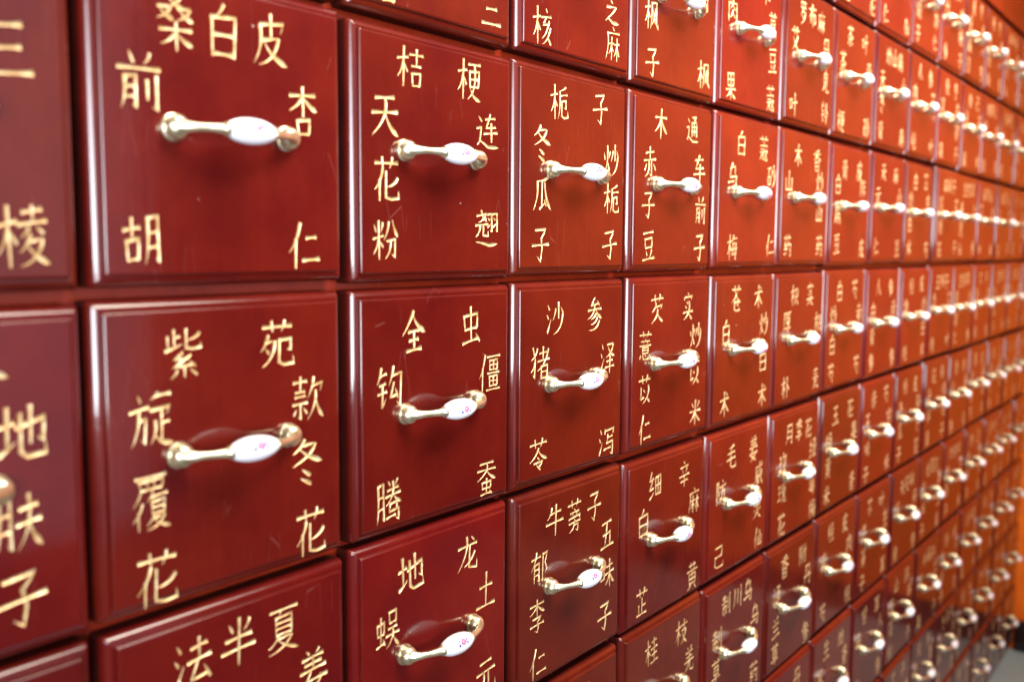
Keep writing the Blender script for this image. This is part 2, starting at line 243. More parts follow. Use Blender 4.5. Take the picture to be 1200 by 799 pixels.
'毛':'p 76,4 54,14 22,18;h 12,40 86,31;h 4,64 94,54;g 46,14 46,86 66,94 98,90 97,68','己':'z 16,12 82,6 80,46;h 18,50 80,45;g 16,46 16,86 40,94 96,90 96,68','威':'h 14,24 94,16;p 16,22 16,60 0,97;h 24,42 52,38;z 40,48 28,72 52,90;p 52,54 40,78 20,94;h 22,62 56,57;g 60,2 68,60 96,96 98,74;p 88,36 74,68 50,90;d 78,2 90,12',
'灵':'z 18,10 80,4 78,36;h 24,24 76,21;h 14,40 80,36;d 24,54 14,68;p 84,50 76,60 66,68;p 50,42 46,74 4,99;n 52,62 68,82 98,97','山':'s 50,4 50,84;z 14,38 16,88 84,84;s 86,34 86,94','果':'s 20,6 24,50;z 20,8 80,4 76,48;h 24,28 76,26;h 24,49 76,47;s 50,6 50,99;h 4,64 96,58;p 48,64 32,80 4,92;n 52,62 70,80 98,92',
'肉':'s 12,24 12,98;g 12,26 88,20 88,96 72,88;p 50,2 44,30 24,50;d 54,34 72,48;p 50,48 42,66 24,82;d 54,62 74,78','约':'z 24,2 8,24 36,22;z 44,14 6,52 44,48;t 2,82 44,68;p 66,0 58,24 46,42;g 62,20 96,14 92,94 72,82;d 66,42 78,58',
'禾':'p 74,0 54,8 24,12;h 4,32 96,26;s 50,8 50,99;p 48,32 32,56 4,74;n 52,32 70,54 97,72','制L':'p 26,4 20,16 8,26;h 22,18 86,13;h 2,38 98,32;s 50,2 50,98;s 18,54 18,88;g 18,56 84,52 84,86 70,80','川':'p 16,8 16,56 2,96;s 50,14 50,80;s 84,4 86,99',
'早':'s 24,2 26,48;z 24,4 78,1 76,46;h 26,25 76,23;h 26,47 76,45;h 2,70 98,63;s 50,48 50,99','只':'s 18,12 22,56;z 18,14 84,9 78,52;h 22,56 80,52;p 36,66 26,82 4,98;d 62,64 94,94','壳':'h 18,14 82,9;s 50,0 50,26;h 26,32 74,28;d 12,44 10,60;g 12,50 92,44 84,58;p 36,62 34,84 4,99;g 36,64 68,60 68,92 96,94 97,78',
'厂':'h 10,10 98,3;p 12,8 12,60 0,99','厚in':'s 24,2 26,40;z 24,4 80,0 78,38;h 26,21 78,19;h 26,39 78,37;z 28,50 76,46 52,60;g 52,60 58,80 50,98 36,90;h 2,76 98,70','卜':'s 36,2 36,99;d 42,36 90,60','勺':'p 34,0 22,30 2,50;g 24,26 88,20 80,95 58,82;d 34,48 52,64',
'攵':'p 34,0 24,26 4,46;h 26,22 96,15;p 78,20 54,72 4,98;n 26,40 54,74 98,97','鬼':'p 56,0 50,6 40,14;s 16,16 18,50;z 16,18 84,13 82,48;h 18,33 82,31;h 18,50 82,47;s 50,16 50,46;p 44,50 38,78 4,98;g 58,50 58,92 96,94 97,76;z 74,58 66,76 84,74',
'生':'p 28,6 22,24 8,40;h 24,26 86,20;h 16,58 84,52;s 52,0 52,90;h 2,95 98,89','青b':'h 14,10 86,5;h 22,24 78,20;s 50,0 50,34;h 2,40 98,34;s 26,50 26,98;g 26,52 76,49 76,96 62,90;h 28,66 74,64;h 28,80 74,78',
'扁':'d 46,0 56,8;z 20,16 82,11 80,28;h 22,30 80,27;p 20,16 20,60 0,96;s 26,44 26,98;g 26,46 92,42 92,96 80,90;h 28,68 90,65;s 48,46 48,92;s 70,45 70,92','东':'h 10,18 90,11;z 48,0 24,42 84,36;g 54,32 54,94 38,84;d 32,56 14,80;d 72,54 92,78','罒':'s 8,16 12,92;z 8,18 94,10 90,88;h 12,90 92,84;s 36,18 38,84;s 64,14 64,84',
'布':'h 4,24 96,17;p 46,0 32,34 2,64;s 26,44 26,84;g 26,46 84,42 84,82 70,76;s 54,28 54,99','叶r':'h 4,44 96,37;s 52,2 52,99','乂':'p 82,6 56,56 8,96;n 16,18 48,58 96,94','香':'p 74,0 54,6 26,9;h 6,22 94,17;s 50,6 50,48;p 48,22 32,38 4,50;n 52,22 68,38 98,48;s 28,56 30,99;z 28,58 74,55 72,97;h 30,77 72,75;h 30,97 72,95',
'茶b':'p 50,0 36,26 2,46;n 50,6 66,28 98,42;h 22,56 78,50;g 50,38 50,96 36,88;d 30,66 12,84;d 70,64 90,82','良':'d 46,0 58,8;z 24,16 76,12 74,48;h 26,32 74,29;h 26,49 74,46;z 24,16 24,94 50,82;p 86,54 72,64 60,70;n 44,56 62,76 98,97','土s':'h 18,42 82,36;s 50,4 50,88;h 2,94 98,87',
'大':'h 4,38 96,30;p 50,2 46,44 4,97;n 52,38 66,68 98,95','小':'g 50,2 50,94 34,82;p 28,34 20,52 4,72;d 72,32 94,68','麦':'h 18,12 82,7;h 24,26 76,22;h 6,42 94,36;s 50,0 50,38;p 40,40 26,58 4,72;p 38,54 78,49;p 78,49 52,80 4,99;n 30,60 56,80 98,97','夌':'h 18,10 82,5;s 50,0 50,24;h 4,30 96,24;p 38,34 26,44 10,52;d 62,34 84,46;p 40,46 26,64 4,76;p 38,58 78,54;p 78,54 52,84 4,99;n 30,64 56,82 98,97',
'丹':'p 24,8 24,60 4,98;g 24,10 80,4 80,95 64,86;d 42,28 56,42;h 2,58 98,50','附r':'p 24,2 16,24 2,44;s 16,36 16,98;h 34,34 98,28;g 76,4 76,94 58,84;d 46,48 58,64','归':'s 8,20 10,66;p 34,2 34,50 6,96;z 48,16 92,11 92,84;h 52,48 90,46;h 46,86 94,82','草':'','公':'p 36,6 24,30 2,50;n 62,4 76,28 98,46;z 50,44 20,88 76,80;d 66,62 90,94',
'兰':'d 26,4 38,22;p 76,0 70,12 60,24;h 12,38 88,32;h 22,64 78,59;h 2,94 98,87','平':'h 12,12 88,6;d 24,24 34,42;p 78,18 72,32 62,44;h 2,58 98,51;s 50,10 50,99','马':'z 22,8 76,4 70,42;g 28,8 22,50 84,46 78,97 58,86;h 2,74 64,68','录':'z 20,6 78,2 76,36;h 20,20 76,17;h 4,38 96,33;g 50,38 50,96 36,86;d 20,50 36,62;t 6,90 40,70;p 84,44 60,62;n 56,62 72,78 96,92','儿':'p 34,4 34,50 2,96;g 62,2 62,88 96,90 97,64','亏':'h 18,10 82,5;h 2,40 98,33;g 44,40 36,62 80,58 70,96 50,84','玉':'h 16,12 84,7;h 20,50 80,45;s 50,10 50,88;h 2,94 98,87;d 66,62 82,78',
'甘':'h 2,30 98,23;s 26,4 28,96;s 74,2 72,94;h 28,60 72,57;h 28,92 72,89','贝':'s 18,6 20,66;z 18,8 82,4 80,62;p 50,20 46,64 4,98;d 56,68 92,96',
}
def C(*a): return a
L=44; R=46
COMP = {
'桑':[('又',26,0,74,26),('又',2,20,48,46),('又',52,20,98,46),('朩',4,46,98,100)],'皮':None,
'前':[('前top',2,0,98,34),('月',8,38,48,98),('刂',58,36,94,98)],'胡':[('古',0,10,46,92),('月',52,4,96,98)],'杏':[('木',2,0,98,62),('口',24,60,78,100)],
'仁':[('亻',0,2,42,98),('二',42,16,100,90)],'紫':[('止L',4,0,48,42),('匕',50,0,96,42),('幺小',10,44,90,100)],'苑':[('艹',6,0,94,26),('夕',0,28,50,98),('㔾',50,32,100,96)],
'旋':[('方',0,4,46,98),('人top',48,0,98,28),('疋',44,26,100,98)],'覆':[('覀',10,0,92,28),('彳',0,30,32,98),('复',34,30,100,99)],'化':[('亻',0,0,40,98),('匕',38,6,100,94)],
'花':[('艹',4,0,96,28),('亻',2,26,40,99),('匕',38,30,100,96)],'款':[('士',2,0,48,36),('示',0,38,50,98),('欠',46,2,100,98)],'冬':[('夂',2,0,98,62)],
'地':[('土L',0,6,38,92),('也',34,4,100,96)],'肤':[('月',0,2,38,98),('夫',42,2,100,98)],'法':[('氵',0,6,30,94),('去',32,2,100,98)],'姜':[('羊top',4,0,96,52),('女',2,48,98,100)],
'桔':[('木L',0,0,42,100),('士',44,2,100,48),('口',50,54,94,98)],'梗':[('木L',0,0,40,100),('更',40,4,100,98)],'粉':[('米L',0,2,42,98),('分',42,2,100,98)],
'连':[('辶',0,6,100,99),('车',32,2,96,80)],'翘':[('尧',0,2,58,76),('羽',52,8,100,64),('辶x',0,0,1,1)],'全':[('人',0,0,100,64),('王',18,44,82,98)],
'钩':[('钅',0,2,42,98),('勺k',44,0,100,98)],'僵':[('亻',0,2,32,98),('畺',34,2,100,98)],'腾':[('月',0,2,34,98),('龹马',34,0,100,99)],'蚕':[('天',0,0,100,58),('虫',18,50,84,100)],
'蜈':[('虫',0,12,42,92),('吴',42,2,100,98)],'核':[('木L',0,0,42,100),('亥',42,2,100,98)],'麻':[('广',0,0,100,99),('林',22,28,98,98)],'芝':[('艹',6,0,94,30),('之',2,30,98,98)],
'栀':[('木L',0,0,42,100),('卮',42,2,100,98)],'炒':[('火L',0,4,44,98),('少',44,2,100,98)],'通':[('辶',0,6,100,99),('甬',36,2,92,80)],'沙':[('氵',0,6,30,94),('少',32,2,100,98)],
'猪':[('犭',0,2,38,98),('者',36,4,100,98)],'苓':[('艹',4,0,96,30),('令',2,28,98,99)],'泽':[('氵',0,6,30,94),('睪',32,4,100,98)],'泻':[('氵',0,6,28,94),('写',30,4,100,98)],
'蒡':[('艹',4,0,96,26),('旁',4,28,96,99)],'郁':[('有',0,4,58,98),('阝',62,4,98,98)],'李':[('木',2,0,98,54),('子',10,50,92,100)],'味':[('口L',0,22,34,74),('未',34,2,100,98)],
'芡':[('艹',4,0,96,30),('欠',4,28,96,99)],'实':[('宀',4,0,96,34),('头',4,30,96,99)],'薏':[('艹',4,0,96,24),('意',4,26,96,99)],'苡':[('艹',4,0,96,30),('以',8,30,94,98)],
'细':[('纟',0,2,42,96),('田',46,14,98,90)],'芷':[('艹',4,0,96,34),('止',8,34,92,98)],'桂':[('木L',0,0,42,100),('圭',42,4,100,98)],'枝':[('木L',0,0,42,100),('支',42,4,100,98)],
'枫':[('木L',0,0,42,100),('风',40,6,100,98)],'蔻':[('艹',4,0,96,26),('寇',4,26,96,99)],'梅':[('木L',0,0,42,100),('每',40,2,100,98)],'砂':[('石',0,6,44,94),('少',44,2,100,98)],
'苍':[('艹',4,0,96,30),('仓',4,28,96,99)],'防':[('阝',2,2,32,98),('方',34,2,100,98)],'仙':[('亻',0,2,42,98),('山',42,16,98,90)],'药':[('艹',4,0,96,28),('约',4,30,98,98)],
'季':[('禾',4,0,96,54),('子',10,50,92,100)],'制':[('制L',0,2,60,98),('刂',62,2,98,98)],'草':[('艹',4,0,96,28),('早',6,30,94,99)],'枳':[('木L',0,0,42,100),('只',44,10,98,94)],
'厚':[('厂',0,2,100,98),('厚in',22,16,98,98)],'朴':[('木L',0,0,46,100),('卜',50,2,100,98)],'芍':[('艹',4,0,96,30),('勺',8,28,92,99)],'玫':[('王',0,14,38,84),('攵',36,2,100,98)],
'瑰':[('王',0,14,36,84),('鬼',36,2,100,98)],'青':[('青b',6,0,94,100)],'陈':[('阝',2,2,32,98),('东',32,4,100,98)],'罗':[('罒',10,0,90,30),('夕',10,26,92,99)],
'艾':[('艹',4,0,96,34),('乂',6,30,94,98)],'叶':[('口L',0,22,38,76),('叶r',38,2,100,98)],'茶':[('艹',4,0,96,28),('茶b',2,24,98,99)],'蚣':[('虫',0,12,42,92),('公',42,2,100,98)],
'棱':[('木L',0,0,42,100),('夌',40,2,100,98)],'兜':[('白',22,0,78,56),('儿',4,54,98,99)],'铃':[('钅',0,2,42,98),('令',44,2,100,98)],'绿':[('纟',0,2,42,96),('录',44,2,100,98)],'萼':[('艹',4,0,96,26),('口',14,28,46,50),('口',54,28,86,50),('亏',6,52,94,99)],'肉':None,'桃':None,'附':[('阝',2,2,32,98),('附r',34,2,100,98)],'苏':[('艹',4,0,96,30),('小',6,30,94,98)],'芥':[('艹',4,0,96,30),('人',4,28,96,96)],'川':None,'归':None,'术':None,
}
EXTRA = {'冬':'d 34,66 60,80;d 30,84 62,99','翘':'n 2,86 24,88 60,95 99,92','皮':'g 20,22 90,15 80,36;p 20,22 20,60 0,97;s 52,0 52,46;p 26,50 74,44;p 74,44 52,80 14,98;n 32,54 56,78 98,97'}
PROF = {'h':(1.05,.72,.72,1.15),'s':(1.15,.85,.8,.85),'p':(1.2,1.0,.72,.12),'n':(.3,.75,1.35,.15),'d':(.3,1.1,1.15,.5),'t':(1.2,.8,.45,.1),'z':(1.05,.85,.9,1.0),'g':(1.05,.85,.9,.15)}
def parse(s):
    out=[]
    for st in s.split(';'):
        if not st: continue
        q=st.split(); out.append((q[0],[tuple(float(v) for v in a.split(',')) for a in q[1:]]))
    return [o for o in out if len(o[1])>1 and o[1][0]!=o[1][-1]]
def strokes(ch):
    res=[]
    cp=COMP.get(ch)
    if cp:
        for nm,x0,y0,x1,y1 in cp:
            if nm not in PRIM: continue
            for k,pts in parse(PRIM[nm]): res.append((k,[(x0+(x1-x0)*a/100,y0+(y1-y0)*b/100) for a,b in pts]))
    elif PRIM.get(ch): res+=parse(PRIM[ch])
    if ch in EXTRA: res+=parse(EXTRA[ch])
    return res
def resample(kind,pts):
    import math
    if kind in 'pnt' and len(pts)==3:                    # quadratic through the middle point
        a,b,c=pts; b=(2*b[0]-.5*(a[0]+c[0]),2*b[1]-.5*(a[1]+c[1]))
        n=8; P=[((1-t)**2*a[0]+2*t*(1-t)*b[0]+t*t*c[0],(1-t)**2*a[1]+2*t*(1-t)*b[1]+t*t*c[1]) for t in [i/n for i in range(n+1)]]
    else:
        P=[pts[0]]
        for i in range(1,len(pts)):
            a,b=pts[i-1],pts[i]; d=math.dist(a,b); n=3 if d>25 else 2
            for j in range(1,n+1): P.append((a[0]+(b[0]-a[0])*j/n,a[1]+(b[1]-a[1])*j/n))
    return P
def ribbon(kind,pts,w):
    """left, centre and right line of one brush stroke"""
    import math
    P=resample(kind,pts); n=len(P); acc=[0]
    for i in range(1,n): acc.append(acc[-1]+math.dist(P[i-1],P[i]))
    tot=acc[-1] or 1; pr=PROF[kind]; Lf=[];Ct=[];Rt=[]
    short=min(1,.62+tot/110)
    for i,p in enumerate(P):
        t=acc[i]/tot
        if kind=='g':
            hk=math.dist(pts[-1],pts[-2])/tot
            k=1.0 if t<1-hk-1e-6 else max(.12,(1-t)/hk)
            k*=.9 if 0<i else 1.1
        elif kind=='h': k=1.12-.44*min(1,t/.2) if t<.5 else .68+.62*max(0,(t-.7)/.3)
        elif kind=='s': k=1.2-.34*min(1,t/.22)-(.0 if t<.8 else .25*(t-.8)/.2)
        elif kind=='n': k=.28+1.35*(t/.8) if t<.8 else 1.63-1.5*(t-.8)/.2
        elif kind=='p': k=1.15 if t<.25 else 1.15-1.0*(t-.25)/.75
        elif kind=='d': k=.35+.95*min(1,t/.65) if t<.9 else 1.0
        elif kind=='t': k=1.25-1.1*t
        else: k=.95
        a=P[max(0,i-1)]; b=P[min(n-1,i+1)]; dx,dy=b[0]-a[0],b[1]-a[1]; l=math.hypot(dx,dy) or 1
        # miter at sharp bends
        m=1
        if 0<i<n-1:
            u=(P[i][0]-a[0],P[i][1]-a[1]);v=(b[0]-P[i][0],b[1]-P[i][1]);lu=math.hypot(*u) or 1;lv=math.hypot(*v) or 1
            c=(u[0]*v[0]+u[1]*v[1])/lu/lv; m=min(1.25,1/max(.5,math.sqrt(max(0,(1+c)/2))))
        hw=w*k*m*short/2; nx,ny=-dy/l*hw,dx/l*hw
        if i==0 and kind in 'hszg': p=(p[0]-dx/l*w*.15,p[1]-dy/l*w*.15)
        Lf.append((p[0]+nx,p[1]+ny));Ct.append(p);Rt.append((p[0]-nx,p[1]-ny))
    return Lf,Ct,Rt

# ---------------------------------------------------------------- the setting
bm = bmesh.new(); bmesh.ops.create_grid(bm, x_segments=8, y_segments=8, size=1)
for v in bm.verts: v.co = Vector((v.co.x*9, v.co.y*7 - 4, 0))
link('floor', mesh_bm('floor', bm), FLOORM, kind='structure')
wall = link('wall', box_mesh('wall', END_X, END_X+0.12, -5.0, 0.5, 0.0, 3.2, 0), WALLM, kind='structure')
link('skirting_board', box_mesh('skirting_board', END_X-0.014, END_X-0.001, -5.0, -0.002, 0.001, 0.10, 0.003), DARK, parent=wall)

# ---------------------------------------------------------------- the cabinet frame
cab = thing('medicine_cabinet', 'red lacquered cabinet frame holding the whole wall of small herb drawers', 'cabinet', (0, 0, 0))
BK = 0.0202                                     # frame front lies behind the drawer fronts
for v in range(TOPV, BOTV+1):
    zc = Z(v) + 0.0065
    link('rail', box_mesh('rail', X(-0.1), X(16.0), BK, BK+0.03, zc-0.016, zc+0.016, 0.001), FRM, cab)
for u in range(0, NCOL+1):
    xc = X(u) - 0.0045
    link('stile', box_mesh('stile', xc-0.014, xc+0.014, BK+0.0025, BK+0.03, Z(BOTV)-0.03, Z(TOPV)+0.03, 0.001), FRM, cab)
link('crown_board', box_mesh('crown_board', X(-0.1), END_X-0.002, 0.004, 0.05, Z(TOPV)+0.007, Z(TOPV)+0.62, 0.003), FRM, cab)
link('crown_moulding', box_mesh('crown_moulding', X(-0.1), END_X-0.003, -0.003, 0.0035, Z(TOPV)+0.009, Z(TOPV)+0.016, 0.003), FRM, cab)
link('plinth', box_mesh('plinth', X(-0.1), END_X-0.003, 0.012, 0.06, 0.001, Z(BOTV)-0.010, 0.002), LAC, cab)
link('side_panel', box_mesh('side_panel', X(-0.1)-0.02, X(-0.1)-0.001, 0.0, 0.42, 0.001, Z(TOPV)+0.62, 0.002), LAC, cab)
link('end_stile', box_mesh('end_stile', X(16.0)-0.002, END_X-0.002, BK-0.004, BK+0.03, Z(BOTV)-0.01, Z(TOPV)+0.02, 0.001), FRM, cab)
link('back_board', box_mesh('back_board', X(-0.1), END_X-0.002, 0.40, 0.418, 0.001, Z(TOPV)+0.6, 0), FRM, cab)

# ---------------------------------------------------------------- drawer front: raised panel, fillet and ovolo edge
W = 0.193
def front_mesh():
    prof = [(0, 20), (0, 9.0), (0.1, 8.2), (0.4, 7.0), (0.9, 5.9), (1.6, 4.9), (2.4, 4.1), (3.3, 3.45), (4.2, 2.95), (5.0, 2.7), (5.6, 2.7), (6.2, 2.95), (6.6, 2.95), (6.75, 2.6), (6.95, 1.3), (7.2, 0.7), (7.6, 0.25), (8.1, 0.0), (9.2, 0.0)]
    bm = bmesh.new(); loops = []
    for ins, dep in prof:
        ins /= 1000; r = max(0.0026-ins*0.6, 0.0006); lp = []
        h = W/2 - ins
        for cx, cz, a0 in ((h-r, h-r, 0), (-(h-r), h-r, 90), (-(h-r), -(h-r), 180), (h-r, -(h-r), 270)):
            for k in range(5):
                a = math.radians(a0 + k*22.5)
                lp.append(bm.verts.new((cx+r*math.cos(a), dep/1000, W/2+cz+r*math.sin(a))))
        loops.append(lp)
    n = len(loops[0])
    for A, B in zip(loops, loops[1:]):
        for i in range(n): bm.faces.new((A[i], B[i], B[(i+1) % n], A[(i+1) % n]))
    bm.faces.new(loops[-1]); bm.faces.new(list(reversed(loops[0])))
    bmesh.ops.recalc_face_normals(bm, faces=bm.faces[:])
    return mesh_bm('front_panel', bm, 28)
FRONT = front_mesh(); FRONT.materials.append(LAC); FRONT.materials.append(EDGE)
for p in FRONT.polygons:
    if p.center.y > 0.0095: p.material_index = 1  # sides deep in the gap take the painted shade

# ---------------------------------------------------------------- the pull
def sweep(path, seg=16, cap=True):
    bm = bmesh.new(); rings = []
    for i, (p, r) in enumerate(path):
        a = Vector(path[max(0, i-1)][0]); c = Vector(path[min(len(path)-1, i+1)][0]); t = (c-a).normalized()
        s = Vector((0, 0, 1)); q = t.cross(s).normalized()
        rings.append([bm.verts.new(Vector(p) + s*r*math.sin(2*math.pi*k/seg) + q*r*math.cos(2*math.pi*k/seg)) for k in range(seg)])
    for A, B in zip(rings, rings[1:]):
        for k in range(seg): bm.faces.new((A[k], A[(k+1) % seg], B[(k+1) % seg], B[k]))
    if cap: bm.faces.new(rings[0]); bm.faces.new(list(reversed(rings[-1])))
    bmesh.ops.recalc_face_normals(bm, faces=bm.faces[:])
    return bm
mm = 0.001
half = [((-42.6, -6.4), 5.6), ((-41.6, -8.8), 4.7), ((-39.6, -11.0), 3.7), ((-37.0, -12.9), 3.0), ((-34.0, -14.5), 2.65), ((-30.6, -15.9), 2.55), ((-27, -17.1), 2.6), ((-24.5, -17.9), 2.75), ((-22, -18.5), 3.0), ((-20.2, -19.0), 3.3), ((-19.2, -19.3), 3.5), ((-18.9, -19.35), 4.3), ((-17.0, -19.6), 4.5), ((-16.7, -19.6), 4.0)]
BOW = mesh_bm('handle', sweep([((x*mm, y*mm, 0), r*mm) for (x, y), r in half] + [((-x*mm, y*mm, 0), r*mm) for (x, y), r in reversed(half)]), 40); BOW.materials.append(BRASS)
FOOT = mesh_bm('foot', sweep([((0, -y*mm, 0), r*.94*mm) for y, r in [(-0.3, 8.9), (0.9, 9.2), (1.6, 8.9), (1.9, 7.9), (2.1, 7.6), (2.8, 8.1), (4.4, 8.2), (6.0, 7.9), (7.5, 7.1), (8.8, 5.9), (9.8, 4.3), (10.3, 2.4), (10.5, 0.9)]], 24), 40); FOOT.materials.append(BRASS)
eg = []
for k in range(15):
    t = -1 + 2*k/14; r = 4.4 + 4.1*(1-abs(t)**2.1)**0.85
    eg.append(((t*17.0*mm, 0, 0), r*mm))
EGG = mesh_bm('porcelain_grip', sweep(eg, 24), 60); EGG.materials.append(PORC)

# ---------------------------------------------------------------- lettering
rng = random.Random(7)
def write(bm, norms, ch, cx, cz, em, seed):
    rr = random.Random(seed); st = strokes(ch); n = len(st)
    w_ = (8.2 if n < 7 else 7.2 if n < 10 else 6.3 if n < 14 else 5.5) * rr.uniform(0.92, 1.1)
    sx = rr.uniform(0.9, 1.0); rot = math.radians(rr.uniform(-2.2, 2.2)); ca, sa = math.cos(rot), math.sin(rot)
    def pt(q, y):
        a = (q[0]-50)*sx*em/100; b_ = (50-q[1])*em/100
        return bm.verts.new((cx+a*ca-b_*sa, y, cz+(a*sa+b_*ca)*1.1))
    for i, (kind, pts) in enumerate(st):
        Lf, Ct, Rt = ribbon(kind, pts, w_)
        e = 0.000012*(i % 6)
        A = [pt(q, -0.00004-e) for q in Lf]; B = [pt(q, -0.00005-e) for q in Ct]; D = [pt(q, -0.00004-e) for q in Rt]
        for j in range(len(A)-1):
            for q in ((A[j], B[j], B[j+1], A[j+1]), (D[j+1], B[j+1], B[j], D[j])):
                f = bm.faces.new(q); f.normal_update()
                if f.normal.y > 0: f.normal_flip()
                tilt = ((B[j].co+B[j+1].co)-(q[0].co+q[3].co)).normalized()
                norms.append((Vector((0, -1, 0)) + tilt*0.95).normalized())
SLOT = {('t', 1): [(.49, .15)], ('t', 2): [(.32, .155), (.675, .155)], ('t', 3): [(.315, .16), (.492, .148), (.67, .158)],
        ('l', 2): [(.182, .36), (.182, .808)], ('l', 3): [(.182, .355), (.182, .582), (.182, .81)],
        ('r', 2): [(.795, .36), (.795, .808)], ('r', 3): [(.795, .348), (.795, .575), (.795, .812)]}
# where the characters sit on the drawers that can be read (fractions of the pitch)
SPOT = {(1, 1, 't'): ((.290, .156), (.461, .151), (.646, .147)),
 (1, 1, 'l'): ((.165, .345), (.161, .807)),
 (1, 1, 'r'): ((.780, .363), (.779, .822)),
 (1, 2, 't'): ((.302, .158), (.666, .154)),
 (1, 2, 'l'): ((.184, .350), (.175, .603), (.188, .847)),
 (1, 2, 'r'): ((.798, .359), (.790, .583), (.802, .841)),
 (2, 1, 't'): ((.300, .122), (.654, .122)),
 (2, 1, 'l'): ((.160, .315), (.167, .556), (.160, .785)),
 (2, 1, 'r'): ((.774, .319), (.770, .729)),
 (2, 2, 't'): ((.318, .151), (.671, .152)),
 (2, 2, 'l'): ((.182, .365), (.174, .813)),
 (2, 2, 'r'): ((.800, .366), (.780, .832)),
 (3, 1, 't'): ((.332, .141), (.689, .131)),
 (3, 1, 'l'): ((.198, .341), (.202, .570), (.192, .805)),
 (3, 1, 'r'): ((.801, .374), (.807, .567), (.798, .802)),
 (3, 2, 't'): ((.312, .160), (.658, .157)),
 (3, 2, 'l'): ((.190, .362), (.183, .801)),
 (3, 2, 'r'): ((.788, .390), (.793, .831)),
 (3, 3, 't'): ((.318, .152), (.491, .165), (.673, .155)),
 (3, 3, 'l'): ((.194, .351), (.176, .591), (.187, .830)),
 (3, 3, 'r'): ((.803, .331), (.810, .552), (.791, .781)),
 (4, 1, 't'): ((.310, .138), (.685, .133)),
 (4, 1, 'l'): ((.197, .354), (.188, .583), (.197, .804)),
 (4, 1, 'r'): ((.784, .351), (.809, .594), (.810, .811)),
 (4, 2, 't'): ((.295, .164), (.665, .166)),
 (4, 2, 'l'): ((.169, .361), (.170, .607), (.179, .829)),
 (4, 2, 'r'): ((.773, .346), (.763, .561), (.788, .814)),
 (4, 3, 't'): ((.322, .154), (.676, .155)),
 (4, 3, 'l'): ((.193, .349), (.192, .805)),
 (4, 3, 'r'): ((.809, .345), (.812, .820)),
 (5, 1, 't'): ((.337, .159), (.687, .162)),
 (5, 1, 'l'): ((.224, .364), (.242, .817)),
 (5, 1, 'r'): ((.830, .338), (.840, .803)),
 (5, 2, 't'): ((.325, .134), (.677, .136)),
 (5, 2, 'l'): ((.187, .345), (.192, .806)),
 (5, 2, 'r'): ((.778, .326), (.783, .573), (.788, .816)),
 (5, 3, 't'): ((.334, .160), (.688, .167)),
 (5, 3, 'l'): ((.194, .371), (.183, .798)),
 (5, 3, 'r'): ((.788, .358), (.778, .597), (.809, .818)),
 (6, 1, 't'): ((.305, .162), (.680, .171)),
 (6, 1, 'l'): ((.146, .352), (.156, .806)),
 (6, 1, 'r'): ((.750, .330), (.755, .547), (.782, .803)),
 (6, 2, 't'): ((.352, .149), (.657, .148)),
 (6, 2, 'l'): ((.223, .334), (.234, .811)),
 (6, 2, 'r'): ((.841, .370), (.831, .799)),
 (6, 3, 't'): ((.337, .165), (.522, .160), (.715, .169)),
 (6, 3, 'l'): ((.225, .362), (.228, .578), (.233, .822)),
 (6, 3, 'r'): ((.823, .346), (.834, .632), (.855, .834)),
 (7, 1, 't'): ((.305, .182), (.660, .172)),
 (7, 1, 'l'): ((.160, .304), (.168, .536), (.175, .770)),
 (7, 1, 'r'): ((.765, .306), (.785, .801)),
 (1, 3, 't'): ((.300, .152), (.476, .139), (.665, .157)),
 (2, 3, 't'): ((.303, .145), (.662, .155)),
 (2, 3, 'l'): ((.170, .342), (.170, .800)),
 (2, 3, 'r'): ((.787, .351), (.790, .748)),
 (0, 2, 'r'): ((.783, .323), (.765, .569), (.763, .786)),
 (0, 1, 'r'): ((.786, .308), (.805, .798)),
 (3, 0, 'r'): ((.79, .38), (.763, .619), (.777, .800))}
CACHE = {}
def character(ch, var):
    if (ch, var) not in CACHE:
        bm = bmesh.new(); norms = []
        write(bm, norms, ch, 0, 0, 0.0298, ord(ch)*5+var)
        me = bpy.data.meshes.new('character'); bm.to_mesh(me); bm.free(); me.materials.append(GOLD)
        me.normals_split_custom_set([n for p, n in zip(me.polygons, norms) for _ in p.loop_indices])
        CACHE[(ch, var)] = me
    return CACHE[(ch, var)]
def inscribe(name, slot, seed, parent, cell):
    rr = random.Random(seed); own = SPOT.get((*cell, slot))
    for ch, (u, v) in zip(name, own or SLOT[(slot, len(name))]):
        if not own: u += rr.uniform(-.012, .012); v += rr.uniform(-.012, .012)
        o = link('character', character(ch, rr.randrange(3)), None, parent, (u*P + (-0.0012 if cell[0] < 2 else 0.0008) - W/2, 0, W - 0.0035 - v*P))
        o.scale = (rr.uniform(.95, 1.05), 1, rr.uniform(.95, 1.06))

